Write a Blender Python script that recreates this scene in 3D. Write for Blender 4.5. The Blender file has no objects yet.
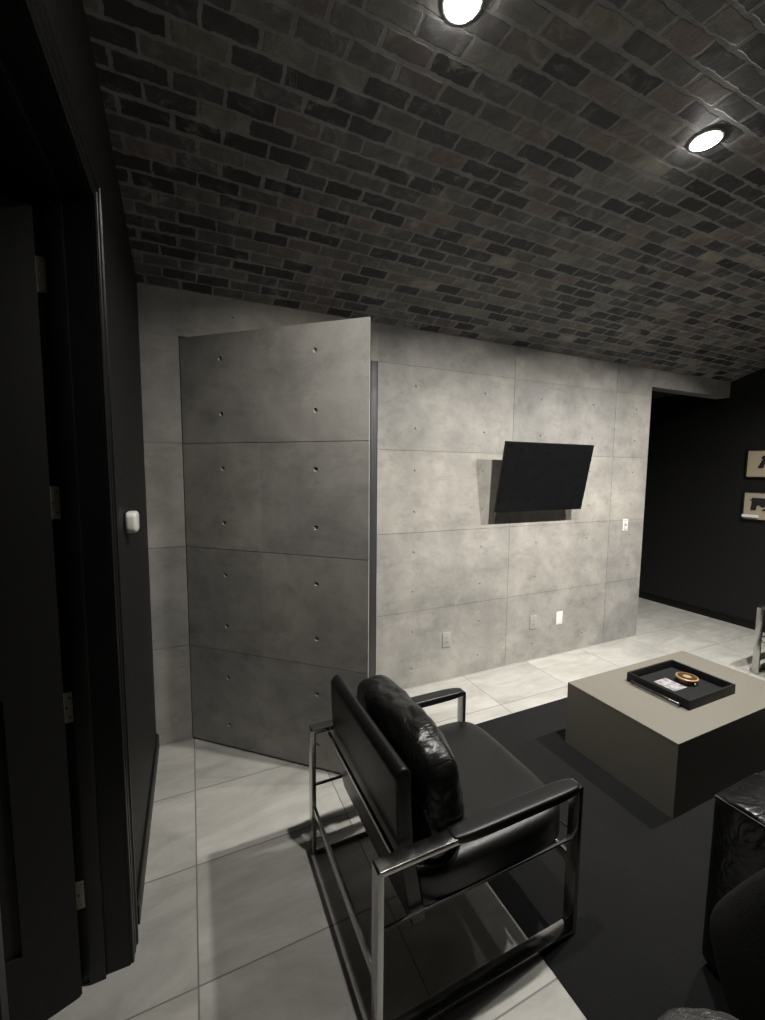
import bpy, bmesh, math, random
from mathutils import Vector, Matrix, noise
random.seed(7)
SC = bpy.context.scene
COL = SC.collection
PI = math.pi

# ------------------------------------------------------------------ helpers
def link(o, parent=None):
    COL.objects.link(o)
    if parent is not None: o.parent = parent
    return o

def smooth_by_angle(me, ang=0.6):
    bm = bmesh.new(); bm.from_mesh(me)
    for f in bm.faces: f.smooth = True
    for e in bm.edges:
        if len(e.link_faces) == 2 and e.calc_face_angle(0) > ang: e.smooth = False
    bm.to_mesh(me); bm.free()

def obj(name, bm, mat, parent=None, bevel=0, seg=2, smooth=True, label=None):
    me = bpy.data.meshes.new(name)
    bm.normal_update()
    bmesh.ops.recalc_face_normals(bm, faces=bm.faces)
    if bevel:
        es = [e for e in bm.edges if len(e.link_faces) == 2 and e.calc_face_angle(0) > 0.5]
        bmesh.ops.bevel(bm, geom=es, offset=bevel, segments=seg, profile=0.6, affect='EDGES', clamp_overlap=True)
    bm.to_mesh(me); bm.free()
    if smooth: smooth_by_angle(me)
    me.materials.append(mat)
    o = link(bpy.data.objects.new(name, me), parent)
    if label: o['label'] = label
    return o

def tag(o, label, cat, group=None):
    o['label'] = label; o['category'] = cat
    if group: o['group'] = group
    return o

def thing(name, loc, label, cat, group=None, rz=0):
    o = bpy.data.objects.new(name, None); o.empty_display_size = .1
    o.location = loc; o.rotation_euler = (0, 0, rz)
    return tag(link(o), label, cat, group)

def struct(o):
    o['kind'] = 'structure'; return o

def B(): return bmesh.new()
def box(bm, x0, x1, y0, y1, z0, z1, M=None):
    vs = [bm.verts.new((x, y, z)) for x in (x0, x1) for y in (y0, y1) for z in (z0, z1)]
    for f in ((0,1,3,2),(4,6,7,5),(0,4,5,1),(2,3,7,6),(0,2,6,4),(1,5,7,3)):
        bm.faces.new([vs[i] for i in f])
    if M is not None:
        for v in vs: v.co = M @ v.co
    return bm
def boxb(*a): return box(B(), *a)

def prism(bm, pts, a0, a1, axis='y'):
    """extrude closed 2D outline along an axis"""
    def P(p, a):
        return {'y': (p[0], a, p[1]), 'x': (a, p[0], p[1]), 'z': (p[0], p[1], a)}[axis]
    A = [bm.verts.new(P(p, a0)) for p in pts]; Bv = [bm.verts.new(P(p, a1)) for p in pts]
    n = len(pts)
    bm.faces.new(A); bm.faces.new(Bv[::-1])
    for i in range(n): bm.faces.new((A[i], Bv[i], Bv[(i+1) % n], A[(i+1) % n]))
    return bm

def tube(bm, pts, r, n=10, closed=False):
    pts = [Vector(p) for p in pts]; rings = []
    m = len(pts)
    for i, p in enumerate(pts):
        a = pts[(i-1) % m] if (i or closed) else p; b = pts[(i+1) % m] if (i < m-1 or closed) else p
        t = (b - a).normalized()
        up = Vector((0, 0, 1)) if abs(t.z) < .95 else Vector((1, 0, 0))
        s = t.cross(up).normalized(); u = s.cross(t)
        rings.append([bm.verts.new(p + s*math.cos(2*PI*k/n)*r + u*math.sin(2*PI*k/n)*r) for k in range(n)])
    for i in range(m if closed else m-1):
        A, C = rings[i], rings[(i+1) % m]
        for k in range(n): bm.faces.new((A[k], A[(k+1) % n], C[(k+1) % n], C[k]))
    if not closed: bm.faces.new(rings[0][::-1]); bm.faces.new(rings[-1])
    return bm

def lathe(bm, prof, n=40, c=(0,0,0), axis='z'):
    rings = []
    for r, h in prof:
        ring = []
        for k in range(n):
            a = 2*PI*k/n; ca, sa = math.cos(a)*r, math.sin(a)*r
            p = {'z': (ca, sa, h), 'y': (ca, h, sa), 'x': (h, ca, sa)}[axis]
            ring.append(bm.verts.new((p[0]+c[0], p[1]+c[1], p[2]+c[2])))
        rings.append(ring)
    for A, C in zip(rings, rings[1:]):
        for k in range(n): bm.faces.new((A[k], A[(k+1) % n], C[(k+1) % n], C[k]))
    bm.faces.new(rings[0][::-1]); bm.faces.new(rings[-1])
    return bm

def puff(sx, sy, sz, e=.35, n=28, wr=0.0, seed=0, fr=6, pw=1.0):
    """rounded upholstery block: a subdivided box bulged to a superellipsoid; sx,sy,sz full size, centred"""
    bm = B()
    bmesh.ops.create_cube(bm, size=2)
    bmesh.ops.subdivide_edges(bm, edges=bm.edges[:], cuts=n, use_grid_fill=True)
    off = Vector((seed*3.1, seed*1.7, seed))
    for v in bm.verts:
        p = v.co.copy()
        q = 1/ e
        l = (abs(p.x)**q + abs(p.y)**q + abs(p.z)**q)**(1/q)
        m = max(abs(p.x), abs(p.y), abs(p.z))
        p *= m / l
        c = Vector((p.x*sx/2, p.y*sy/2, p.z*sz/2))
        if wr:
            nrm = Vector((p.x/sx, p.y/sy, p.z/sz)).normalized()
            d = noise.noise(c*fr + off) + .5*abs(noise.noise(c*fr*2.3 + off)) - .6*abs(noise.noise(Vector((c.x*fr*1.5, c.y*fr*.8, c.z*fr*2)) - off))
            c += nrm * d * wr
        v.co = c
    return bm

def xf(bm, M):
    bmesh.ops.transform(bm, matrix=M, verts=bm.verts); return bm
def T(x, y, z): return Matrix.Translation((x, y, z))
def R(a, ax): return Matrix.Rotation(a, 4, ax)

def cut(o, cutter_bm):
    """carve the cutter's volume out of o and keep only the resulting mesh"""
    me = bpy.data.meshes.new('cut'); bmesh.ops.recalc_face_normals(cutter_bm, faces=cutter_bm.faces)
    cutter_bm.to_mesh(me); cutter_bm.free()
    c = link(bpy.data.objects.new('cut', me)); bpy.context.view_layer.update(); c.matrix_world = o.matrix_world.copy()
    md = o.modifiers.new('b', 'BOOLEAN'); md.object = c; md.operation = 'DIFFERENCE'; md.solver = 'EXACT'; md.use_self = True
    dg = bpy.context.evaluated_depsgraph_get(); dg.update()
    new = bpy.data.meshes.new_from_object(o.evaluated_get(dg))
    o.modifiers.clear(); o.data = new
    bpy.data.objects.remove(c); bpy.data.meshes.remove(me)

# ------------------------------------------------------------------ materials
def mat(name):
    m = bpy.data.materials.new(name); m.use_nodes = True
    nt = m.node_tree; bs = nt.nodes['Principled BSDF']
    return m, nt, bs
def nd(nt, typ, **kw):
    n = nt.nodes.new(typ)
    for k, v in kw.items():
        if k in n.inputs.keys(): n.inputs[k].default_value = v
        else: setattr(n, k, v)
    return n
def lk(nt, a, b): nt.links.new(a, b)
def ramp(nt, src, stops):
    r = nt.nodes.new('ShaderNodeValToRGB'); el = r.color_ramp.elements
    while len(el) < len(stops): el.new(.5)
    for e, (p, c) in zip(el, stops):
        e.position = p; e.color = (c, c, c, 1) if isinstance(c, (int, float)) else (*c, 1)
    lk(nt, src, r.inputs[0]); return r
def mixc(nt, f, a, b, mode='MIX'):
    m = nt.nodes.new('ShaderNodeMix'); m.data_type = 'RGBA'; m.blend_type = mode
    for s, v in ((m.inputs[0], f), (m.inputs[6], a), (m.inputs[7], b)):
        if hasattr(v, 'links'): lk(nt, v, s)
        else: s.default_value = v if isinstance(v, (int, float)) and s == m.inputs[0] else ((*v, 1) if not isinstance(v, (int, float)) else (v, v, v, 1))
    return m.outputs[2]
def bump(nt, bs, h, strength=.3, dist=.01):
    b = nd(nt, 'ShaderNodeBump', Strength=strength, Distance=dist); lk(nt, h, b.inputs['Height']); lk(nt, b.outputs[0], bs.inputs['Normal'])

def simple(name, col, rough=.5, metal=0, bumps=None, coat=0, spec=.5):
    m, nt, bs = mat(name)
    bs.inputs['Base Color'].default_value = (*col, 1); bs.inputs['Roughness'].default_value = rough
    bs.inputs['Metallic'].default_value = metal; bs.inputs['Coat Weight'].default_value = coat
    bs.inputs['Specular IOR Level'].default_value = spec
    tc = nd(nt, 'ShaderNodeTexCoord')
    n = nd(nt, 'ShaderNodeTexNoise', Scale=bumps[0] if bumps else 14, Detail=5.0); lk(nt, tc.outputs['Object'], n.inputs['Vector'])
    r = ramp(nt, n.outputs[0], [(.3, max(rough-.05, .02)), (.7, min(rough+.06, 1))]); lk(nt, r.outputs[0], bs.inputs['Roughness'])
    if bumps: bump(nt, bs, n.outputs[0], bumps[1], bumps[2])
    return m

def concrete_mat(name, tint=1.0, off=(0, 0, 0)):
    m, nt, bs = mat(name)
    tc = nd(nt, 'ShaderNodeTexCoord'); mp = nd(nt, 'ShaderNodeMapping'); mp.inputs['Location'].default_value = off
    lk(nt, tc.outputs['Object'], mp.inputs[0]); V = mp.outputs[0]
    n1 = nd(nt, 'ShaderNodeTexNoise', Scale=2.6, Detail=9.0, Roughness=.66, Distortion=.25); lk(nt, V, n1.inputs['Vector'])
    m2 = nd(nt, 'ShaderNodeMapping'); m2.inputs['Scale'].default_value = (1, 1, 1.7); lk(nt, V, m2.inputs[0])
    n2 = nd(nt, 'ShaderNodeTexNoise', Scale=4.5, Detail=9.0, Roughness=.72, Distortion=.2); lk(nt, m2.outputs[0], n2.inputs['Vector'])
    n3 = nd(nt, 'ShaderNodeTexNoise', Scale=60.0, Detail=4.0); lk(nt, V, n3.inputs['Vector'])
    k = tint
    c1 = ramp(nt, n1.outputs[0], [(.34, (.255*k, .250*k, .236*k)), (.5, (.335*k, .325*k, .305*k)), (.66, (.42*k, .405*k, .378*k))]).outputs[0]
    c2 = ramp(nt, n2.outputs[0], [(.38, (.72, .72, .71)), (.5, (1, 1, 1)), (.68, (1.0, .99, .97))]).outputs[0]
    c = mixc(nt, .55, c1, c2, 'MULTIPLY')
    # every cast panel has its own tone
    sep = nd(nt, 'ShaderNodeSeparateXYZ'); lk(nt, V, sep.inputs[0])
    def fl(o_, d):
        a = nd(nt, 'ShaderNodeMath', operation='DIVIDE'); lk(nt, o_, a.inputs[0]); a.inputs[1].default_value = d
        b = nd(nt, 'ShaderNodeMath', operation='FLOOR'); lk(nt, a.outputs[0], b.inputs[0]); return b.outputs[0]
    cb = nd(nt, 'ShaderNodeCombineXYZ'); lk(nt, fl(sep.outputs[0], 1.205), cb.inputs[0]); lk(nt, fl(sep.outputs[2], .599), cb.inputs[2])
    wn = nd(nt, 'ShaderNodeTexWhiteNoise'); lk(nt, cb.outputs[0], wn.inputs['Vector'])
    c = mixc(nt, 1.0, c, ramp(nt, wn.outputs[0], [(0, (.84, .84, .85)), (1, (1.06, 1.04, 1.0))]).outputs[0], 'MULTIPLY')
    lk(nt, c, bs.inputs['Base Color'])
    lk(nt, ramp(nt, n2.outputs[0], [(.3, .62), (.7, .45)]).outputs[0], bs.inputs['Roughness'])
    bs.inputs['Specular IOR Level'].default_value = .35
    bump(nt, bs, n3.outputs[0], .12, .004)
    return m

def brick_mat():
    m, nt, bs = mat('brick ceiling paper')
    uv = nd(nt, 'ShaderNodeUVMap'); uv.uv_map = 'UVMap'
    nz = nd(nt, 'ShaderNodeTexNoise', Scale=30.0, Detail=5.0); lk(nt, uv.outputs[0], nz.inputs['Vector'])
    sub = nd(nt, 'ShaderNodeVectorMath', operation='SUBTRACT'); lk(nt, nz.outputs[1], sub.inputs[0]); sub.inputs[1].default_value = (.5, .5, .5)
    sc = nd(nt, 'ShaderNodeVectorMath', operation='SCALE'); lk(nt, sub.outputs[0], sc.inputs[0]); sc.inputs['Scale'].default_value = .017
    ad = nd(nt, 'ShaderNodeVectorMath', operation='ADD'); lk(nt, uv.outputs[0], ad.inputs[0]); lk(nt, sc.outputs[0], ad.inputs[1])
    V = ad.outputs[0]
    br = nd(nt, 'ShaderNodeTexBrick'); lk(nt, V, br.inputs['Vector'])
    for k, v in {'Scale': 1.0, 'Mortar Size': .0085, 'Mortar Smooth': .35, 'Bias': 0.0, 'Brick Width': .2, 'Row Height': .0755}.items(): br.inputs[k].default_value = v
    br.inputs['Color1'].default_value = (0, 0, 0, 1); br.inputs['Color2'].default_value = (1, 1, 1, 1); br.inputs['Mortar'].default_value = (.5, .5, .5, 1)
    br.offset = .5
    mn = nd(nt, 'ShaderNodeTexNoise', Scale=6.0, Detail=3.0); lk(nt, uv.outputs[0], mn.inputs['Vector'])
    mr = nd(nt, 'ShaderNodeMapRange'); lk(nt, mn.outputs[0], mr.inputs[0]); mr.inputs[1].default_value = .3; mr.inputs[2].default_value = .7; mr.inputs[3].default_value = .003; mr.inputs[4].default_value = .014; lk(nt, mr.outputs[0], br.inputs['Mortar Size'])
    br.inputs['Brick Width'].default_value = .168
    col = ramp(nt, br.outputs['Color'], [(0, (.034, .034, .038)), (.28, (.055, .055, .060)), (.45, (.135, .133, .133)), (.57, (.22, .172, .158)), (.68, (.095, .095, .097)), (.80, (.23, .222, .20)), (.90, (.045, .045, .052)), (1, (.33, .31, .26))])
    col.color_ramp.interpolation = 'LINEAR'
    n2 = nd(nt, 'ShaderNodeTexNoise', Scale=9.0, Detail=8.0, Roughness=.72, Distortion=.8); lk(nt, uv.outputs[0], n2.inputs['Vector'])
    n3 = nd(nt, 'ShaderNodeTexNoise', Scale=3.0, Detail=4.0, Roughness=.6); lk(nt, uv.outputs[0], n3.inputs['Vector'])
    c = mixc(nt, 1.0, col.outputs[0], ramp(nt, n2.outputs[0], [(.3, .55), (.5, 1.0), (.7, 1.35)]).outputs[0], 'MULTIPLY')
    # grey mortar smeared over some of the bricks
    sm = ramp(nt, n2.outputs[0], [(.53, 0), (.66, 1)]).outputs[0]
    pt = ramp(nt, n3.outputs[0], [(.42, .05), (.62, .75)]).outputs[0]
    w = nd(nt, 'ShaderNodeMath', operation='MULTIPLY'); lk(nt, sm, w.inputs[0]); lk(nt, pt, w.inputs[1])
    c = mixc(nt, w.outputs[0], c, (.36, .35, .32))
    mort = mixc(nt, ramp(nt, n2.outputs[0], [(.35, 0), (.65, 1)]).outputs[0], (.17, .17, .168), (.33, .325, .31))
    c = mixc(nt, br.outputs['Fac'], c, mort)
    lk(nt, c, bs.inputs['Base Color'])
    bs.inputs['Roughness'].default_value = .62
    inv = nd(nt, 'ShaderNodeMath', operation='SUBTRACT'); inv.inputs[0].default_value = 1; lk(nt, br.outputs['Fac'], inv.inputs[1])
    hh = nd(nt, 'ShaderNodeMath', operation='MULTIPLY_ADD'); lk(nt, n2.outputs[0], hh.inputs[0]); hh.inputs[1].default_value = .9; lk(nt, inv.outputs[0], hh.inputs[2])
    bump(nt, bs, hh.outputs[0], .35, .008)
    return m

def floor_mat():
    m, nt, bs = mat('porcelain floor tile')
    tc = nd(nt, 'ShaderNodeTexCoord'); mp = nd(nt, 'ShaderNodeMapping'); mp.inputs['Location'].default_value = (1.22+.663*8, .01+.455*12, 0)
    lk(nt, tc.outputs['Object'], mp.inputs[0]); V = mp.outputs[0]
    br = nd(nt, 'ShaderNodeTexBrick'); lk(nt, V, br.inputs['Vector']); br.offset = 0.0
    for k, v in {'Scale': 1.0, 'Mortar Size': .0028, 'Mortar Smooth': .1, 'Brick Width': .663, 'Row Height': .455}.items(): br.inputs[k].default_value = v
    br.inputs['Color1'].default_value = (0, 0, 0, 1); br.inputs['Color2'].default_value = (1, 1, 1, 1)
    # veins run differently in each tile
    cv = nd(nt, 'ShaderNodeVectorMath', operation='SCALE'); lk(nt, br.outputs['Color'], cv.inputs[0]); cv.inputs['Scale'].default_value = 7.0
    ad = nd(nt, 'ShaderNodeVectorMath', operation='ADD'); lk(nt, V, ad.inputs[0]); lk(nt, cv.outputs[0], ad.inputs[1])
    ro = nd(nt, 'ShaderNodeMapping'); ro.inputs['Rotation'].default_value = (0, 0, -.35); ro.inputs['Scale'].default_value = (.8, 2.2, 1); lk(nt, ad.outputs[0], ro.inputs[0])
    n1 = nd(nt, 'ShaderNodeTexNoise', Scale=2.2, Detail=8.0, Roughness=.62, Distortion=1.3); lk(nt, ro.outputs[0], n1.inputs['Vector'])
    n2 = nd(nt, 'ShaderNodeTexNoise', Scale=7.0, Detail=6.0, Roughness=.6); lk(nt, ad.outputs[0], n2.inputs['Vector'])
    c = ramp(nt, n1.outputs[0], [(.30, (.32, .315, .29)), (.48, (.40, .395, .365)), (.62, (.47, .46, .43)), (.75, (.53, .52, .48))]).outputs[0]
    c = mixc(nt, .35, c, ramp(nt, n2.outputs[0], [(.35, (.78, .77, .76)), (.6, (1, 1, 1))]).outputs[0], 'MULTIPLY')
    c = mixc(nt, .8, c, ramp(nt, br.outputs['Color'], [(0, (.92, .92, .92)), (1, (1.03, 1.02, 1.01))]).outputs[0], 'MULTIPLY')
    c = mixc(nt, br.outputs['Fac'], c, (.17, .165, .15))
    lk(nt, c, bs.inputs['Base Color'])
    lk(nt, ramp(nt, n1.outputs[0], [(.3, .5), (.7, .38)]).outputs[0], bs.inputs['Roughness'])
    inv = nd(nt, 'ShaderNodeMath', operation='SUBTRACT'); inv.inputs[0].default_value = 1; lk(nt, br.outputs['Fac'], inv.inputs[1])
    bump(nt, bs, inv.outputs[0], .3, .003)
    return m

def leather_mat(name, col=.013, rough=.34, wr=.5, scale=9):
    m, nt, bs = mat(name)
    tc = nd(nt, 'ShaderNodeTexCoord')
    n1 = nd(nt, 'ShaderNodeTexNoise', Scale=float(scale), Detail=3.0, Roughness=.5, Distortion=1.4); lk(nt, tc.outputs['Object'], n1.inputs['Vector'])
    vo = nd(nt, 'ShaderNodeTexVoronoi', Scale=420.0); lk(nt, tc.outputs['Object'], vo.inputs['Vector'])
    a = nd(nt, 'ShaderNodeMath', operation='MULTIPLY'); lk(nt, vo.outputs[0], a.inputs[0]); a.inputs[1].default_value = .04
    s = nd(nt, 'ShaderNodeMath', operation='ADD'); lk(nt, a.outputs[0], s.inputs[0])
    rr = ramp(nt, n1.outputs[0], [(.3, 0), (.5, .55), (.56, .4), (.75, 1)]); lk(nt, rr.outputs[0], s.inputs[1])
    lk(nt, ramp(nt, n1.outputs[0], [(.3, (col*.8,)*3), (.7, (col*1.25, col*1.25, col*1.2))]).outputs[0], bs.inputs['Base Color'])
    bs.inputs['Roughness'].default_value = rough
    bump(nt, bs, s.outputs[0], wr, .012)
    return m

def fabric_mat(name, col, sc=260, rough=.95):
    m, nt, bs = mat(name)
    tc = nd(nt, 'ShaderNodeTexCoord')
    n = nd(nt, 'ShaderNodeTexNoise', Scale=float(sc), Detail=2.0); lk(nt, tc.outputs['Object'], n.inputs['Vector'])
    n2 = nd(nt, 'ShaderNodeTexNoise', Scale=3.0, Detail=3.0); lk(nt, tc.outputs['Object'], n2.inputs['Vector'])
    c = ramp(nt, n.outputs[0], [(.3, tuple(v*.7 for v in col)), (.7, tuple(v*1.3 for v in col))]).outputs[0]
    c = mixc(nt, .5, c, ramp(nt, n2.outputs[0], [(.3, .8), (.7, 1.15)]).outputs[0], 'MULTIPLY')
    lk(nt, c, bs.inputs['Base Color']); bs.inputs['Roughness'].default_value = rough; bs.inputs['Specular IOR Level'].default_value = .15
    bump(nt, bs, n.outputs[0], .4, .003)
    return m

M_CONC = concrete_mat('cast concrete panel')
M_CDOOR = concrete_mat('cast concrete door skin', .92, (3.1, 1.7, 0))
M_BRICK = brick_mat(); M_FLOOR = floor_mat()
M_BLACK = simple('matt black wall paint', (.0095, .0095, .0088), .6, bumps=(45, .05, .004), spec=.3)
M_TRIM = simple('satin black woodwork', (.006, .006, .006), .38, spec=.3)
M_VOID = simple('dark plaster', (.02, .02, .02), .8)
M_JAMB = simple('dark grey steel jamb', (.045, .045, .048), .45)
M_LEATH = leather_mat('black leather', .0055, .40, .06, 5)
M_CRINK = leather_mat('creased black leather', .0055, .30, .4, 6)
M_SOFA = leather_mat('black sofa leather', .0055, .27, .28, 6)
M_CHROME = simple('polished chrome', (.46, .46, .445), .2, 1)
M_RUG = fabric_mat('black woven rug', (.011, .011, .0115), 300)
M_CUSH = fabric_mat('charcoal fabric', (.016, .016, .0155), 220)
M_TABLE = simple('taupe grey laminate', (.155, .145, .120), .55, bumps=(120, .03, .002), spec=.4)
M_TVB = simple('black tv plastic', (.006, .006, .006), .4, spec=.3)
M_TVS = simple('tv glass', (.006, .006, .0065), .3, spec=.35)
M_WHITE = simple('white plastic', (.80, .80, .76), .35)
M_GREYP = simple('grey plastic', (.36, .36, .34), .4)
M_SLOT = simple('dark slot', (.02, .02, .02), .5)
M_NICKEL = simple('satin brass hinge', (.50, .46, .36), .45, .6)
M_SMOKE = simple('smoked metal rail', (.16, .16, .16), .28, 1)
M_TRAY = simple('black lacquer tray', (.006, .006, .0065), .5, spec=.3)
M_TRAYIN = simple('black felt tray lining', (.010, .0105, .011), .8, spec=.2)
M_PAPER = simple('cream backing', (.46, .39, .275), .6)
M_PAPER2 = simple('aged cream backing', (.44, .38, .29), .6)
M_INK = simple('black ink', (.015, .014, .013), .6)
M_FRAME = simple('black picture frame', (.012, .012, .012), .35)
M_PLAQ = simple('white card', (.85, .85, .82), .5)
M_WOODC = simple('gold tan coaster', (.40, .27, .13), .4, .2)
M_WOODD = simple('brown wood edge', (.05, .022, .009), .45)
M_LTRIM = simple('white lamp trim', (.8, .8, .78), .4)

def print_mat():
    m, nt, bs = mat('printed card')
    tc = nd(nt, 'ShaderNodeTexCoord'); n = nd(nt, 'ShaderNodeTexNoise', Scale=26.0, Detail=5.0, Distortion=1.0); lk(nt, tc.outputs['Object'], n.inputs['Vector'])
    lk(nt, ramp(nt, n.outputs[0], [(.38, (.17, .15, .165)), (.5, (.28, .26, .27)), (.62, (.38, .365, .365))]).outputs[0], bs.inputs['Base Color']); bs.inputs['Roughness'].default_value = .4
    return m
M_CARD = print_mat()

def emit_mat(s):
    m = bpy.data.materials.new('lit lamp lens'); m.use_nodes = True; nt = m.node_tree
    nt.nodes.remove(nt.nodes['Principled BSDF']); e = nd(nt, 'ShaderNodeEmission'); e.inputs[0].default_value = (1, .965, .91, 1); e.inputs[1].default_value = s
    lk(nt, e.outputs[0], nt.nodes['Material Output'].inputs[0]); return m
M_LENS = emit_mat(110)

# ------------------------------------------------------------------ room dimensions (metres)
XL, XR, XE, XH = -1.424, 4.23, 2.908, -1.2304
YF = -3.52
ARC, ARL = .31, 1.76
def ceil_z(y): return 2.65 + ARC*(1-((y+ARL)/ARL)**2)

# floor
struct(obj('floor', boxb(-4.2, 4.4, -3.7, 2.7, -.12, 0), M_FLOOR))

# brick vault
def make_ceiling():
    bm = B(); uvl = bm.loops.layers.uv.new('UVMap'); n = 48; nx = 24
    ys = [YF*i/n for i in range(n+1)]; arc = [0]
    for a, b in zip(ys, ys[1:]): arc.append(arc[-1] + math.hypot(b-a, ceil_z(b)-ceil_z(a)))
    xs = [XL-.02 + (XR-XL+.04)*i/nx for i in range(nx+1)]
    lo = [[bm.verts.new((x, y, ceil_z(y))) for x in xs] for y in ys]
    up = [[bm.verts.new((x, y, ceil_z(y)+.12)) for x in xs] for y in ys]
    def F(vs, uvs):
        f = bm.faces.new(vs)
        for l, u in zip(f.loops, uvs): l[uvl].uv = u
    for i in range(n):
        for j in range(nx):
            q = [(i, j), (i, j+1), (i+1, j+1), (i+1, j)]
            uvs = [(xs[b]+6, arc[a]) for a, b in q]
            F([lo[a][b] for a, b in q], uvs); F([up[a][b] for a, b in q][::-1], uvs[::-1])
    for i in range(n):
        for j in (0, nx):
            F([lo[i][j], lo[i+1][j], up[i+1][j], up[i][j]], [(0, 0)]*4)
    for j in range(nx):
        for i in (0, n):
            F([lo[i][j], lo[i][j+1], up[i][j+1], up[i][j]], [(0, 0)]*4)
    return struct(obj('ceiling', bm, M_BRICK))
make_ceiling()

HOLE_Z = [.145, .436, .747, 1.048, 1.350, 1.655, 1.956, 2.255]
def cone_hole(bm, x, z, y=0.0, r=.0095):
    lathe(bm, [(r*1.15, y-.006), (r, y+.001), (r*.7, y+.006), (r*.6, y+.008)], 16, (x, 0, z), 'y')
# concrete wall (one continuous clad wall, the openings and joints cut out of its outline)
def wall_back():
    pts = [(XL-.1, 0), (XH, 0), (XH, 2.398), (0, 2.398), (0, 0), (XE, 0), (XE, 2.487), (XR+.1, 2.487), (XR+.1, 2.76), (XL-.1, 2.76)]
    o = obj('wall_back', prism(B(), pts, 0, .13), M_CONC, smooth=False)
    g = B(); w = .0018; d = .003
    for z in (.598, 1.198, 1.798):
        box(g, 0-.01, XE+.01, -.01, d, z-w, z+w); box(g, XL-.2, XH+.01, -.01, d, z-w, z+w)
    box(g, XL-.2, XE+.01, -.01, d, 2.398-w, 2.398+w)
    cut(o, g)
    g = B()
    for x in (1.204, 2.41): box(g, x-w, x+w, -.01, d, -.01, 2.7)
    box(g, XH-w, XH+w, -.01, d, 2.38, 2.7)
    cut(o, g)
    g = B()
    for x in (.296, .912, 1.497, 2.116, 2.70):
        for z in HOLE_Z: cone_hole(g, x, z)
    for x in (-.94, -.33): cone_hole(g, x, 2.54)
    cut(o, g)
    return struct(o)
wall_back()

# black side walls, the dark spaces beyond the openings
YD0, YD1, ZD = -1.218, -2.10, 2.41
XB = -1.585
def wall_left():
    pts = [(.13, 0), (YD0+.02, 0), (YD0+.02, ZD+.02), (YD1-.02, ZD+.02), (YD1-.02, 0), (YF-.12, 0), (YF-.12, 3.0), (0.0, 3.0), (0.0, 2.64), (.13, 2.64)]
    pts = [(0.0, 0), (YD0+.02, 0), (YD0+.02, ZD+.02), (YD1-.02, ZD+.02), (YD1-.02, 0), (YF, 0), (YF, 3.0), (0.0, 3.0)]
    return struct(obj('wall_left', prism(B(), pts, XB, XL, 'x'), M_BLACK, smooth=False))
wall_left()
struct(obj('wall_right', boxb(XR, XR+.12, YF, 2.6, 0, 3.0), M_BLACK))
struct(obj('wall_front', boxb(XL-.15, XR+.12, YF-.12, YF, 0, 3.0), M_BLACK))
struct(obj('wall_hall', boxb(XE-.2, XR, 2.5, 2.6, 0, 2.6), M_BLACK))
struct(obj('wall_hall_side', boxb(XE-.12, XE, .13, 2.5, 0, 2.6), M_BLACK))
struct(obj('ceiling_hall', boxb(XE-.12, XR, .13, 2.6, 2.6, 2.7), M_VOID))
def closet():
    pts = [(XL-.1, .13), (XL-.1, 1.6), (1.0, 1.6), (1.0, .13), (.95, .13), (.95, 1.55), (XL-.05, 1.55), (XL-.05, .13)]
    struct(obj('wall_closet', prism(B(), pts, 0, 2.6, 'z'), M_VOID, smooth=False))
    struct(obj('ceiling_closet', boxb(XL-.1, 1.0, .13, 1.6, 2.6, 2.7), M_VOID))
closet()
def next_room():
    pts = [(XB, .1), (-4.1, .1), (-4.1, YF-.1), (XB, YF-.1), (XB, YF), (-4.0, YF), (-4.0, 0), (XB, 0)]
    struct(obj('wall_next_room', prism(B(), pts, 0, 2.9, 'z'), M_VOID, smooth=False))
    struct(obj('ceiling_next_room', boxb(-4.1, XB, YF-.1, .1, 2.9, 3.0), M_VOID))
next_room()

def base(y0, y1, x, s):
    pts = [(x, 0), (x+s*.014, 0), (x+s*.014, .07), (x+s*.009, .08), (x, .085)]
    return prism(B(), pts, y0, y1, 'y')
struct(obj('baseboard_left', base(-1.085, -.001, XL, 1), M_TRIM))
struct(obj('baseboard_right', base(YF+.01, 2.49, XR, -1), M_TRIM))

# ------------------------------------------------------------------ concealed concrete door (stands ajar)
A = .7417
def concrete_door():
    root = bpy.data.objects.new('door_1', None); link(root); struct(root)
    root.location = (XH+.004, 0, 0); root.rotation_euler = (0, 0, -A)
    tag(root, 'concrete-clad concealed door standing ajar in the concrete wall', 'door')
    w = 1.140
    slab = obj('door_skin', boxb(0, w, 0, .014, .012, 2.388), M_CDOOR, root, smooth=False)
    g = B()
    for z in (.598, 1.198, 1.798): box(g, -.01, w+.01, -.01, .0025, z-.0018, z+.0018)
    cut(slab, g)
    g = B()
    for x in (.27, .847):
        for z in HOLE_Z: cone_hole(g, x, z, r=.013)
    cut(slab, g)
    obj('door_core', boxb(.002, w-.010, .014, .050, .014, 2.386), M_TRIM, root, bevel=.001)
    for z in (.2, 2.2):
        obj('pivot', lathe(B(), [(.012, z-.05), (.012, z+.05)], 14, (-.006, .045, 0)), M_CHROME, root)
    return root
concrete_door()
# dark steel jamb round that opening
def jamb1():
    j = obj('trim_1', prism(B(), [(XH+.001, 0), (XH+.012, 0), (XH+.012, 2.386), (-.058, 2.386), (-.058, 0), (-.001, 0), (-.001, 2.3975), (XH+.001, 2.3975)], .060, .128), M_JAMB, smooth=False)
    struct(j)
    struct(obj('trim_2', boxb(-.050, -.001, .004, .0595, 0, 2.3975), M_JAMB, bevel=.001))
jamb1()

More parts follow.
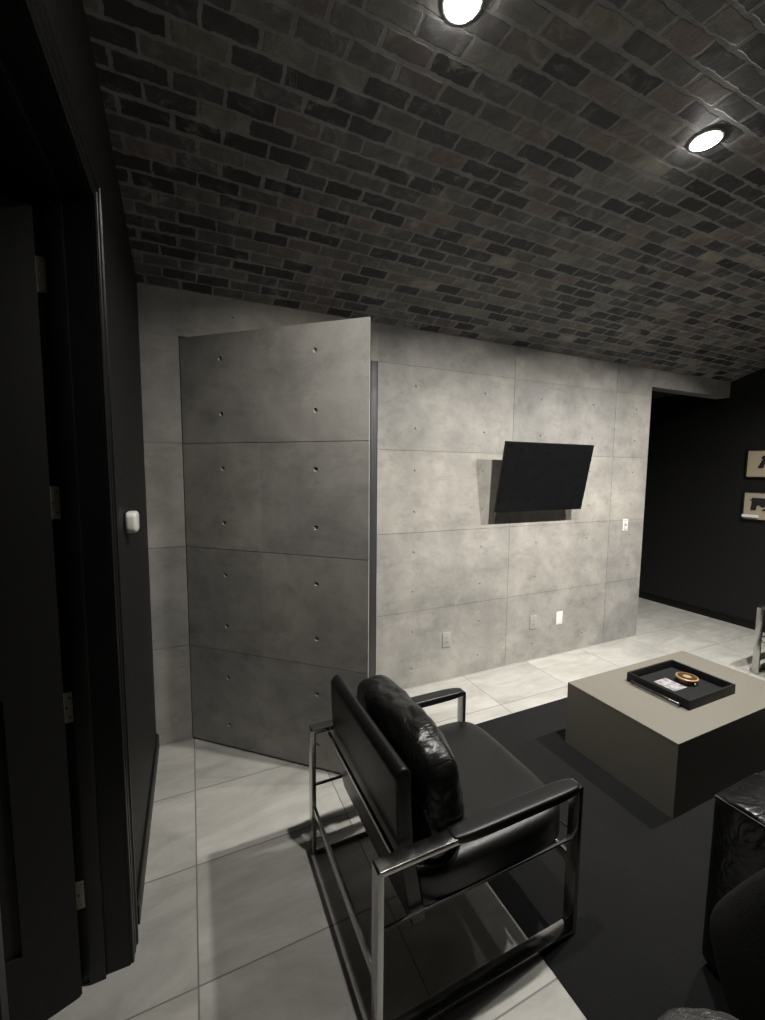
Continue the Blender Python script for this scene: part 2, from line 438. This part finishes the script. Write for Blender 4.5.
# ------------------------------------------------------------------ black cased doorway in the left wall with an open leaf
def side_door():
    root = bpy.data.objects.new('door_2', None); link(root); struct(root); root.location = (XL, YD0, 0)
    tag(root, 'black panelled door swung open beyond a black cased doorway', 'door')
    O = Vector((XL, YD0, 0))
    def L(bm): return xf(bm, T(-O.x, -O.y, -O.z))
    # jamb lining: two sides and head in one U, with stop
    def u(x0, x1, inset, t):
        a, b, z = YD0+t-inset, YD1-t+inset, ZD+t-inset
        pts = [(a, 0), (a, z), (b, z), (b, 0), (b+t, 0), (b+t, z-t), (a-t, z-t), (a-t, 0)]
        return prism(B(), pts, x0, x1, 'x')
    obj('jamb', L(u(XB-.001, XL, 0, .0199)), M_TRIM, root, smooth=False)
    obj('door_stop', L(u(XL-.112, XL-.068, .012, .012)), M_TRIM, root, bevel=.002)
    # casing: stepped profile swept up, across and down with mitred corners
    prof = [(0, 0), (0, .007), (.003, .009), (.020, .009), (.023, .006), (.028, .006), (.031, .010), (.056, .011), (.059, .015), (.072, .015), (.076, .011), (.078, 0)]
    bm = B(); path = []
    r = .004
    for k, (yy, zz, dy, dz) in enumerate(((YD0+r, 0, 1, 0), (YD0+r, ZD+r, 1, 1), (YD1-r, ZD+r, -1, 1), (YD1-r, 0, -1, 0))):
        path.append([bm.verts.new((XL+h, yy+dy*w, zz+dz*w)) for w, h in prof])
    for a, b in zip(path, path[1:]):
        for i in range(len(prof)-1): bm.faces.new((a[i], a[i+1], b[i+1], b[i]))
        bm.faces.new((a[-1], a[0], b[0], b[-1]))
    bm.faces.new(path[0]); bm.faces.new(path[-1][::-1])
    obj('casing', L(bm), M_TRIM, root, smooth=False)
    # the leaf
    leaf = obj('door_leaf', B_leaf(), M_BLACK, root, smooth=False)
    ang = math.atan2(-.34, -1)
    leaf.location = (-1.566-O.x, -1.210-O.y, 0); leaf.rotation_euler = (0, 0, ang)
    for z in (2.176, 1.55, .932, .315):
        hp = B(); rr = .014; n = 6; x0, x1, z0, z1 = -1.577, -1.522, z-.047, z+.047; pts = []
        for cx, cz, a0 in ((x1-rr, z1-rr, 0), (x0+.001, z1-.001, PI/2), (x0+.001, z0+.001, PI), (x1-rr, z0+rr, 3*PI/2)):
            q = rr if cx > -1.56 else .001
            for k in range(n): pts.append((cx+q*math.cos(a0+k*PI/2/(n-1)), cz+q*math.sin(a0+k*PI/2/(n-1))))
        prism(hp, pts, YD0-.0035, YD0-.0005)
        h = obj('hinge', L(hp), M_NICKEL, root, label='satin metal butt hinge plate')
        for dz in (-.03, 0, .03):
            obj('screw', L(lathe(B(), [(.0035, YD0-.0045), (.0035, YD0-.0034)], 10, (-1.545 if dz else -1.553, 0, z+dz), 'y')), M_CHROME, h)
        obj('knuckle', L(lathe(B(), [(.006, z-.047), (.0065, z-.045), (.0065, z+.045), (.006, z+.047)], 12, (-1.580, YD0-.004, 0))), M_NICKEL, h)
def B_leaf():
    """flat black leaf, local x from the hinge edge to the latch edge, the near face at local +y"""
    W, H, t = .86, 2.335, .045
    bm = B(); box(bm, 0, W, 0, t, .008, H)
    o = link(bpy.data.objects.new('tmp', bpy.data.meshes.new('tmp')))
    bmesh.ops.recalc_face_normals(bm, faces=bm.faces); bm.to_mesh(o.data); bm.free()
    g = B()
    for z0, z1 in ((.25, 1.02), (1.20, 2.20)):
        box(g, .13, .75, t-.012, t+.01, z0, z1)
    cut(o, g)
    b2 = B(); b2.from_mesh(o.data); bpy.data.objects.remove(o)
    return b2
side_door()

# ------------------------------------------------------------------ ceiling downlights
def lamp_thing(x, label, power=1.0):
    y = -1.61; z = ceil_z(y)
    t = thing('recessed_light', (x, y, z), label, 'ceiling light', 'round downlights along the crown of the brick ceiling')
    ring = B()
    prof = [(.0475, 0.004), (.0475, -.003), (.049, -.006), (.055, -.005), (.058, -.001), (.058, .004)]
    lathe_open(ring, prof)
    obj('trim_ring', ring, M_LTRIM, t)
    obj('lens', lathe(B(), [(.0475, .002), (.047, -.005), (.040, -.010), (.025, -.013), (.004, -.014)], 40), M_LENS, t)
    ld = bpy.data.lights.new('downlight', 'AREA'); ld.shape = 'DISK'; ld.size = .07; ld.energy = P_LAMP*power; ld.color = (1, .965, .91); ld.spread = math.radians(SPREAD)
    lo = link(bpy.data.objects.new('bulb', ld), t); lo.location = (0, 0, -.016); lo.rotation_euler = (math.radians(TILT), 0, 0)
    return t
def lathe_open(bm, prof, n=48):
    rings = [[bm.verts.new((math.cos(2*PI*k/n)*r, math.sin(2*PI*k/n)*r, h)) for k in range(n)] for r, h in prof]
    rings.append(rings[0])
    for A_, C_ in zip(rings, rings[1:]):
        for k in range(n): bm.faces.new((A_[k], A_[(k+1) % n], C_[(k+1) % n], C_[k]))
P_LAMP, SPREAD, TILT = 24.5, 114, 24
lamp_thing(-.46, 'lit round downlight in the brick ceiling above the leather armchair', .38)
lamp_thing(.695, 'lit round downlight in the brick ceiling above the rug, next to the armchair one', .92)
lamp_thing(1.85, 'lit round downlight in the brick ceiling above the coffee table', 1.15)
lamp_thing(3.0, 'lit round downlight in the brick ceiling between coffee table and black wall', .8)

# ------------------------------------------------------------------ rug
o = tag(obj('rug', boxb(-.152, 2.40, -3.15, -.588, .0005, .004), M_RUG, bevel=.001), 'large black rectangular rug lying on the grey tile floor under the coffee table', 'rug')

# ------------------------------------------------------------------ armchairs
def armchair(name, loc, rz, label):
    t = thing(name, loc, label, 'armchair', 'chrome and black leather armchairs', rz)
    # local: x forward (back posts at -0.4025, front posts at +0.4025), y across, z up
    hx, H, bw, bt = .390, .562, .045, .018
    for s in (1, -1):
        y0, y1 = sorted((s*.365, s*(.365-bw)))
        bm = B()
        def rr(hx_, z0, z1, r, n=5):
            pts = []
            for cx, cz, a0 in ((hx_-r, z1-r, 0), (-hx_+r, z1-r, PI/2), (-hx_+r, z0+r, PI), (hx_-r, z0+r, 3*PI/2)):
                for k in range(n): pts.append((cx+r*math.cos(a0+k*PI/2/(n-1)), cz+r*math.sin(a0+k*PI/2/(n-1))))
            return pts
        Pn, Pi_ = rr(hx, 0.0, H, .008), rr(hx-bt, bt, H-bt, .004)
        rings = [[bm.verts.new((p[0], y, p[1])) for p in P_] for P_, y in ((Pn, y0), (Pn, y1), (Pi_, y1), (Pi_, y0))]
        rings.append(rings[0])
        for a, b in zip(rings, rings[1:]):
            for k in range(len(a)): bm.faces.new((a[k], a[(k+1) % len(a)], b[(k+1) % len(a)], b[k]))
        obj('side_frame', bm, M_CHROME, t, bevel=.0015, seg=2, label='chrome flat-bar side frame')
        # arm pad wrapped round the front part of the arm
        pad = puff(.525, .064, .036, .22, 20)
        xf(pad, T(hx-.006-.265, s*(.365-bw/2), H-.006))
        obj('arm_pad', pad, M_LEATH, t)
        # seat rail along the inside
        obj('seat_rail', boxb(-hx+.015, hx-.015, *sorted((s*.312, s*.320)), .318, .327), M_JAMB, t, bevel=.001)
    obj('cross_bar', boxb(-hx+.004, -hx+.016, -.32, .32, .185, .222), M_CHROME, t, bevel=.001)
    obj('cross_bar', boxb(-.322, -.310, -.32, .32, .528, .541), M_CHROME, t, bevel=.001)
    obj('cross_bar', boxb(hx-.016, hx-.004, -.32, .32, .245, .285), M_CHROME, t, bevel=.001)
    # seat cushion
    seat = puff(.675, .632, .165, .16, 26, .001, 3, 5)
    xf(seat, T(.075, 0, .366) @ R(-.03, 'Y'))
    obj('seat', seat, M_LEATH, t)
    obj('seat_piping', tube(B(), [(.405, -.29, .345), (.405, .29, .345)], .004, 8), M_LEATH, t)
    # upholstered back board
    bm = B(); n = 14
    prof = [(-.235, .27), (-.262, .40), (-.283, .52), (-.292, .64), (-.296, .765)]
    th = .052; prof = [(x-.014, z) for x, z in prof]; outl = [(x, z) for x, z in prof]
    outl += [(-.304+.006, .782), (-.310+th*.5, .792), (-.310+th-.008, .782)] + [(x+th, z) for x, z in prof[::-1]]
    prism(bm, outl, -.306, .316, 'y')
    obj('backrest', bm, M_LEATH, t, bevel=.011, seg=3)
    # loose puffy back cushion
    cu = puff(.195, .628, .42, .24, 44, .014, 5, 7)
    for v in cu.verts:
        f = v.co.z/.19
        v.co.x *= (1.0 - .18*max(f, 0))
        v.co.z += -.012*(abs(v.co.y)/.31)**2*(1 if f > 0 else 0)
    xf(cu, T(-.128, 0, .602) @ R(-.12, 'Y'))
    obj('back_cushion', cu, M_CRINK, t, label='puffy creased black leather back cushion')
    return t
armchair('armchair', (-.376, -1.395, .0045), 0, 'black leather armchair with chrome frame seen from behind beside the open concrete door')
armchair('armchair', (3.405, -1.29, 0), PI, 'black leather chrome-framed armchair beyond the coffee table near the black wall')

# ------------------------------------------------------------------ coffee table
def table():
    t = thing('coffee_table', (1.415, -1.275, .0045), 'low square-edged taupe block coffee table on the black rug', 'coffee table')
    hx, hy = .565, .318
    obj('table_base', boxb(-hx, hx, -hy, hy, 0, .3645), M_TABLE, t, label='block sides of the coffee table')
    obj('table_top', boxb(-hx, hx, -hy, hy, .3645, .3805), M_TABLE, t, bevel=.0008)
table()
ZT = .385
def tray():
    t = thing('serving_tray', (1.413, -1.267, ZT+.0005), 'black rectangular tray with side rails lying on the taupe coffee table', 'tray')
    hx, hy, h, w = .218, .178, .055, .012
    obj('tray_floor', boxb(-hx+w+.0005, hx-w-.0005, -hy+w+.0005, hy-w-.0005, .004, .010), M_TRAYIN, t)
    bm = B(); pts_o = [(-hx, -hy), (hx, -hy), (hx, hy), (-hx, hy)]; pts_i = [(-hx+w, -hy+w), (hx-w, -hy+w), (hx-w, hy-w), (-hx+w, hy-w)]
    r = [[bm.verts.new((x, y, z)) for x, y in P_] for P_, z in ((pts_o, 0), (pts_o, h), (pts_i, h), (pts_i, 0))]; r.append(r[0])
    for a, b in zip(r, r[1:]):
        for k in range(4): bm.faces.new((a[k], a[(k+1) % 4], b[(k+1) % 4], b[k]))
    obj('tray_rim', bm, M_TRAY, t, bevel=.0015)
    for s in (-1, 1):
        hb = tube(B(), [(s*(hx+.001), -.135, .020), (s*(hx+.016), -.135, .020), (s*(hx+.018), -.133, .020), (s*(hx+.018), .133, .020), (s*(hx+.016), .135, .020), (s*(hx+.001), .135, .020)], .0055, 10)
        obj('handle', hb, M_SMOKE, t, label='dark metal rail handle')
tray()
tag(obj('printed_card', xf(boxb(-.058, .058, -.062, .062, 0, .0012), T(1.368, -1.240, ZT+.0115)), M_CARD), 'pale printed card lying in the black tray', 'card')
def coaster():
    t = thing('round_tin', (1.492, -1.262, ZT+.0112), 'round gold-topped wooden tin standing in the black tray', 'tin')
    obj('tin_body', lathe(B(), [(.045, 0), (.052, .006), (.054, .022), (.050, .027)], 36), M_WOODD, t)
    obj('lid', lathe(B(), [(.056, .0275), (.058, .030), (.058, .034), (.055, .037), (.049, .037), (.047, .0345), (.028, .0345), (.026, .037), (.004, .038)], 36), M_WOODC, t, label='gold tan ringed lid')
    obj('ring', lathe(B(), [(.0478, .0346), (.0486, .0376), (.0500, .0378), (.0506, .0372)], 36), M_WOODD, t, label='dark ring on the lid')
    obj('stud', lathe(B(), [(.006, -.056), (.006, -.052)], 12, (-.012, 0, .016), 'y'), M_WHITE, t)
coaster()

# ------------------------------------------------------------------ television
def tv():
    x0, x1 = .966, 1.903; zt, zb, yt, yb = 1.880, 1.333, -.205, -.105
    c = Vector(((x0+x1)/2, (yt+yb)/2, (zt+zb)/2)); ang = math.atan2(yb-yt, zt-zb); H = math.hypot(yb-yt, zt-zb); W = x1-x0
    t = thing('television', c, 'black flat television tilted down on the concrete wall', 'television'); t.rotation_euler = (ang, 0, 0)
    def bx(w, h, y0, y1, dz=0): return boxb(-w/2, w/2, y0, y1, dz-h/2, dz+h/2)
    obj('tv_body', bx(W, H, .0022, .022), M_TVB, t, bevel=.003)
    obj('screen', bx(W-.014, H-.016, 0, .002, .002), M_TVS, t, label='switched-off black glass screen')
    obj('rear_housing', bx(W*.62, H*.55, .0222, .055, -.04), M_TVB, t, bevel=.01)
    # wall bracket
    bm = B(); box(bm, -.2, .2, -.006, 0, -.11, .11); 
    m = obj('wall_bracket', xf(bm, R(-ang, 'X') @ T(0, -c.y-.0005, 0)), M_TVB, t, bevel=.001)
    bm = boxb(-.03, .03, .055, .16, -.02, .02)
    obj('tilt_arm', xf(boxb(-.05, .05, -.112, -.006, -.03, .03), R(-ang, 'X') @ T(0, -c.y, -.02)), M_TVB, t, bevel=.002)
tv()

# ------------------------------------------------------------------ wall plates
def plate(name, x, z, kind, m, label, cat, w=.076, h=.120):
    t = thing(name, (x, -.0002, z), label, cat)
    obj('cover_plate', boxb(-w/2, w/2, -.006, 0, -h/2, h/2), m, t, bevel=.0025)
    if kind == 'outlet':
        obj('receptacle', boxb(-.0175, .0175, -.0078, -.0062, -.034, .034), m, t, bevel=.0012)
        for s in (-1, 1):
            for dx in (-.006, .006): obj('slot', boxb(dx-.0012, dx+.0012, -.0084, -.0079, s*.018-.005, s*.018+.005), M_SLOT, t)
    elif kind == 'switch':
        for s in (-1, 1):
            obj('toggle', xf(boxb(-.011, .011, -.0105, -.0062, -.016, .016), T(0, 0, s*.026)), m, t, bevel=.0015)
        obj('switch_frame', boxb(-.0175, .0175, -.0072, -.0062, -.05, .05), M_GREYP, t)
    for s in (-1, 1): obj('screw', lathe(B(), [(.003, -.0071), (.003, -.0062)], 10, (0, 0, s*(h/2-.009)), 'y'), M_GREYP, t)
plate('wall_outlet', .607, .33, 'outlet', M_GREYP, 'grey outlet low on the concrete wall between armchair and television', 'outlet')
plate('wall_outlet', 1.504, .342, 'outlet', M_GREYP, 'grey outlet below the television, beside the white blank plate', 'outlet')
plate('outlet_cover', 1.814, .337, 'blank', M_WHITE, 'bright white blank plate low on the wall below the television', 'wall plate')
plate('light_switch', 2.635, 1.148, 'switch', M_WHITE, 'white switch plate near the outer edge of the concrete wall', 'light switch', .07, .115)

def sensor():
    t = thing('wall_thermostat', (XL+.0002, -.85, 1.447), 'small white thermostat mounted on the black side wall', 'thermostat')
    b = puff(.044, .10, .082, .25, 12); xf(b, T(.022, 0, 0)); obj('thermostat_body', b, M_WHITE, t)
    obj('slot', boxb(.0442, .0455, .012, .018, -.020, .022), M_SLOT, t)
sensor()

# ------------------------------------------------------------------ framed pictures on the right wall
def picture(z0, z1, m, label, shapes, plaque=False, shift=0):
    y1 = -.212; W = .46
    t = thing('framed_picture', (XR-.001, y1-W/2, z0), label, 'picture')
    H = z1-z0; f = .012
    # local x outwards = -x ; local y as world
    bm = B(); po = [(-W/2, 0), (W/2, 0), (W/2, H), (-W/2, H)]; pi = [(-W/2+f, f), (W/2-f, f), (W/2-f, H-f), (-W/2+f, H-f)]
    r = [[bm.verts.new((x, y, z)) for y, z in P_] for P_, x in ((po, 0), (po, -.022), (pi, -.022), (pi, 0))]; r.append(r[0])
    for a, b in zip(r, r[1:]):
        for k in range(4): bm.faces.new((a[k], a[(k+1) % 4], b[(k+1) % 4], b[k]))
    obj('frame', bm, M_FRAME, t, bevel=.0015)
    obj('backing', boxb(-.012, -.002, -W/2+f, W/2-f, f, H-f), m, t)
    for nm, pts in shapes:
        q = [(W/2-u, v) for u, v in pts]
        obj(nm, prism(B(), q, -.016, -.0121, 'x'), M_INK, t, smooth=False, label='black pistol silhouette' if nm == 'pistol' else None)
    if plaque: obj('plaque', boxb(-.0245, -.0222, W/2-.150, W/2-.004, .028, .058), M_PLAQ, t, label='small white caption strip')
# outlines in metres from the frame's near lower corner (u to the viewer's right, v up)
pistol = [(.072, .105), (.118, .105), (.128, .160), (.150, .158), (.155, .150), (.165, .140), (.190, .140), (.198, .158), (.36, .163), (.365, .195), (.36, .232), (.080, .238), (.078, .222), (.062, .216), (.062, .210), (.080, .205)]
mag = [(.17, .112), (.18, .104), (.30, .100), (.31, .110), (.30, .120), (.18, .124)]
pistol2 = [(.105, .108), (.112, .100), (.150, .102), (.162, .148), (.18, .150), (.19, .135), (.22, .135), (.23, .152), (.40, .162), (.40, .212), (.24, .225), (.150, .232), (.130, .218), (.128, .205), (.142, .195)]
picture(1.612, 1.910, M_PAPER, 'upper framed pistol silhouette on cream backing on the black wall', [('pistol', pistol2)])
picture(1.165, 1.470, M_PAPER2, 'lower framed pistol silhouette with a white caption strip on the black wall', [('pistol', pistol), ('magazine', mag)], True)

# ------------------------------------------------------------------ sofa
def sofa():
    x0, y1 = .308, -2.000
    t = thing('sofa', (1.28, -2.48, .0045), 'black leather sofa with piped arm facing the television wall, only its arm showing', 'sofa')
    def P(bm): return xf(bm, T(-1.28, 2.48, 0))
    W, D = 2.0, .94; x1 = x0+W; y0 = y1-D
    for a, b in ((x0, x0+.25), (x1-.25, x1)):
        bl = puff(b-a, D, .605, .035, 30, .0015, 2, 6)
        arm = obj('arm', P(xf(bl, T((a+b)/2, (y0+y1)/2, .626-.3025))), M_SOFA, t)
        e = .006
        loop = [(a+e, y0+e, .609), (b-e, y0+e, .609), (b-e, y1-e, .609), (a+e, y1-e, .609)]
        obj('piping', P(tube(B(), loop, .0065, 10, True)), M_LEATH, arm)
    obj('base', P(boxb(x0+.25, x1-.25, y0+.02, y1-.03, .04, .26)), M_SOFA, t, bevel=.02)
    for k in range(2):
        c = puff(.745, .70, .17, .12, 22, .006, 8+k, 8); obj('seat_cushion', P(xf(c, T(x0+.25+.3745+.751*k, y1-.37, .345))), M_SOFA, t)
        c = puff(.74, .20, .42, .2, 22, .008, 18+k, 8); obj('back_cushion', P(xf(c, T(x0+.25+.3745+.751*k, y0+.28, .62) @ R(-.12, 'X'))), M_SOFA, t)
    bk = puff(W-.502, .16, .74, .08, 20, .002); obj('backrest', P(xf(bk, T((x0+x1)/2, y0+.085, .42))), M_SOFA, t)
    for x in (x0+.06, x1-.06):
        for y in (y0+.06, y1-.06): obj('leg', P(boxb(x-.02, x+.02, y-.02, y+.02, 0, .045)), M_CHROME, t)
sofa()

# charcoal floor cushion leaning on the sofa's outer side
def floor_cushion():
    prof = [(-2.118, .40), (-2.114, .335), (-2.140, .24), (-2.185, .14), (-2.24, .05), (-2.34, .012), (-2.50, .011), (-2.66, .03), (-2.74, .12), (-2.77, .30), (-2.74, .48), (-2.66, .62), (-2.52, .70), (-2.38, .725), (-2.285, .705), (-2.225, .62), (-2.170, .51)]
    c = (-2.44, .36); bm = B(); rings = []
    for a, s in ((-.088, .30), (-.080, .62), (-.058, .86), (-.025, .98), (0, 1), (.02, .99), (.05, .9), (.068, .7), (.075, .35)):
        rings.append([bm.verts.new((.185+a, c[0]+(y-c[0])*s, c[1]+(z-c[1])*s)) for y, z in prof])
    for A_, C_ in zip(rings, rings[1:]):
        for k in range(len(prof)): bm.faces.new((A_[k], A_[(k+1) % len(prof)], C_[(k+1) % len(prof)], C_[k]))
    bm.faces.new(rings[0]); bm.faces.new(rings[-1][::-1])
    o = obj('floor_cushion', bm, M_CUSH, smooth=True)
    md = o.modifiers.new('s', 'SUBSURF'); md.levels = 2; md.render_levels = 2
    o.location = (-.035, .022, .003)
    tag(o, 'large charcoal fabric cushion leaning against the outer side of the leather sofa', 'cushion')
floor_cushion()
def pouf():
    t = thing('pouf', (-.252, -2.388, .0045), 'round crinkled grey leather pouf standing on the rug beside the sofa', 'pouf')
    bm = B(); n = 96; prof = []
    pr = [(.02, 0), (.17, .0), (.19, .02), (.20, .08), (.205, .22), (.203, .34), (.195, .395), (.175, .425), (.14, .440), (.09, .447), (.04, .449), (.004, .449)]
    rings = []
    for i, (r, h) in enumerate(pr):
        ring = []
        for k in range(n):
            a = 2*PI*k/n
            w = (noise.noise(Vector((math.cos(a)*5, math.sin(a)*5, i*.25))) + .6*noise.noise(Vector((math.cos(a)*13, math.sin(a)*13, i*.4))))
            amp = .0035 if 2 < i < 11 else 0
            rr = r*(1+ .012*w*(amp > 0)); ring.append(bm.verts.new((math.cos(a)*rr, math.sin(a)*rr, h + w*amp*(1 if i > 6 else .2))))
        rings.append(ring)
    for A_, C_ in zip(rings, rings[1:]):
        for k in range(n): bm.faces.new((A_[k], A_[(k+1) % n], C_[(k+1) % n], C_[k]))
    bm.faces.new(rings[0][::-1]); bm.faces.new(rings[-1])
    o = obj('pouf_cover', bm, leather_mat('crinkled grey leather', .07, .36, .8, 22), t, smooth=True)
    obj('seam', tube(B(), [(math.cos(2*PI*k/48)*.206, math.sin(2*PI*k/48)*.206, .30) for k in range(48)], .003, 8, True), M_LEATH, t)
pouf()

# ------------------------------------------------------------------ world, camera, view
w = bpy.data.worlds.new('World'); SC.world = w; w.use_nodes = True
w.node_tree.nodes['Background'].inputs[0].default_value = (0, 0, 0, 1); w.node_tree.nodes['Background'].inputs[1].default_value = 0

cd = bpy.data.cameras.new('camera'); cam = link(bpy.data.objects.new('camera', cd)); SC.camera = cam
yaw, pit, rol = .4290, -.0911, .0079
f = Vector((math.sin(yaw)*math.cos(pit), math.cos(yaw)*math.cos(pit), math.sin(pit)))
r = f.cross(Vector((0, 0, 1))).normalized(); u = r.cross(f)
r2 = r*math.cos(rol)+u*math.sin(rol); u2 = -r*math.sin(rol)+u*math.cos(rol)
Mx = Matrix((r2, u2, -f)).transposed().to_4x4(); Mx.translation = (-1.1946, -2.7054, 1.6462); cam.matrix_world = Mx
cd.sensor_fit = 'VERTICAL'; cd.sensor_height = 36; cd.lens = 420.05/1020*36; cd.clip_start = .02

SC.view_settings.view_transform = 'Standard'; SC.view_settings.look = 'None'; SC.view_settings.gamma = 1; SC.view_settings.use_curve_mapping = False
SC.view_settings.exposure = 1.0
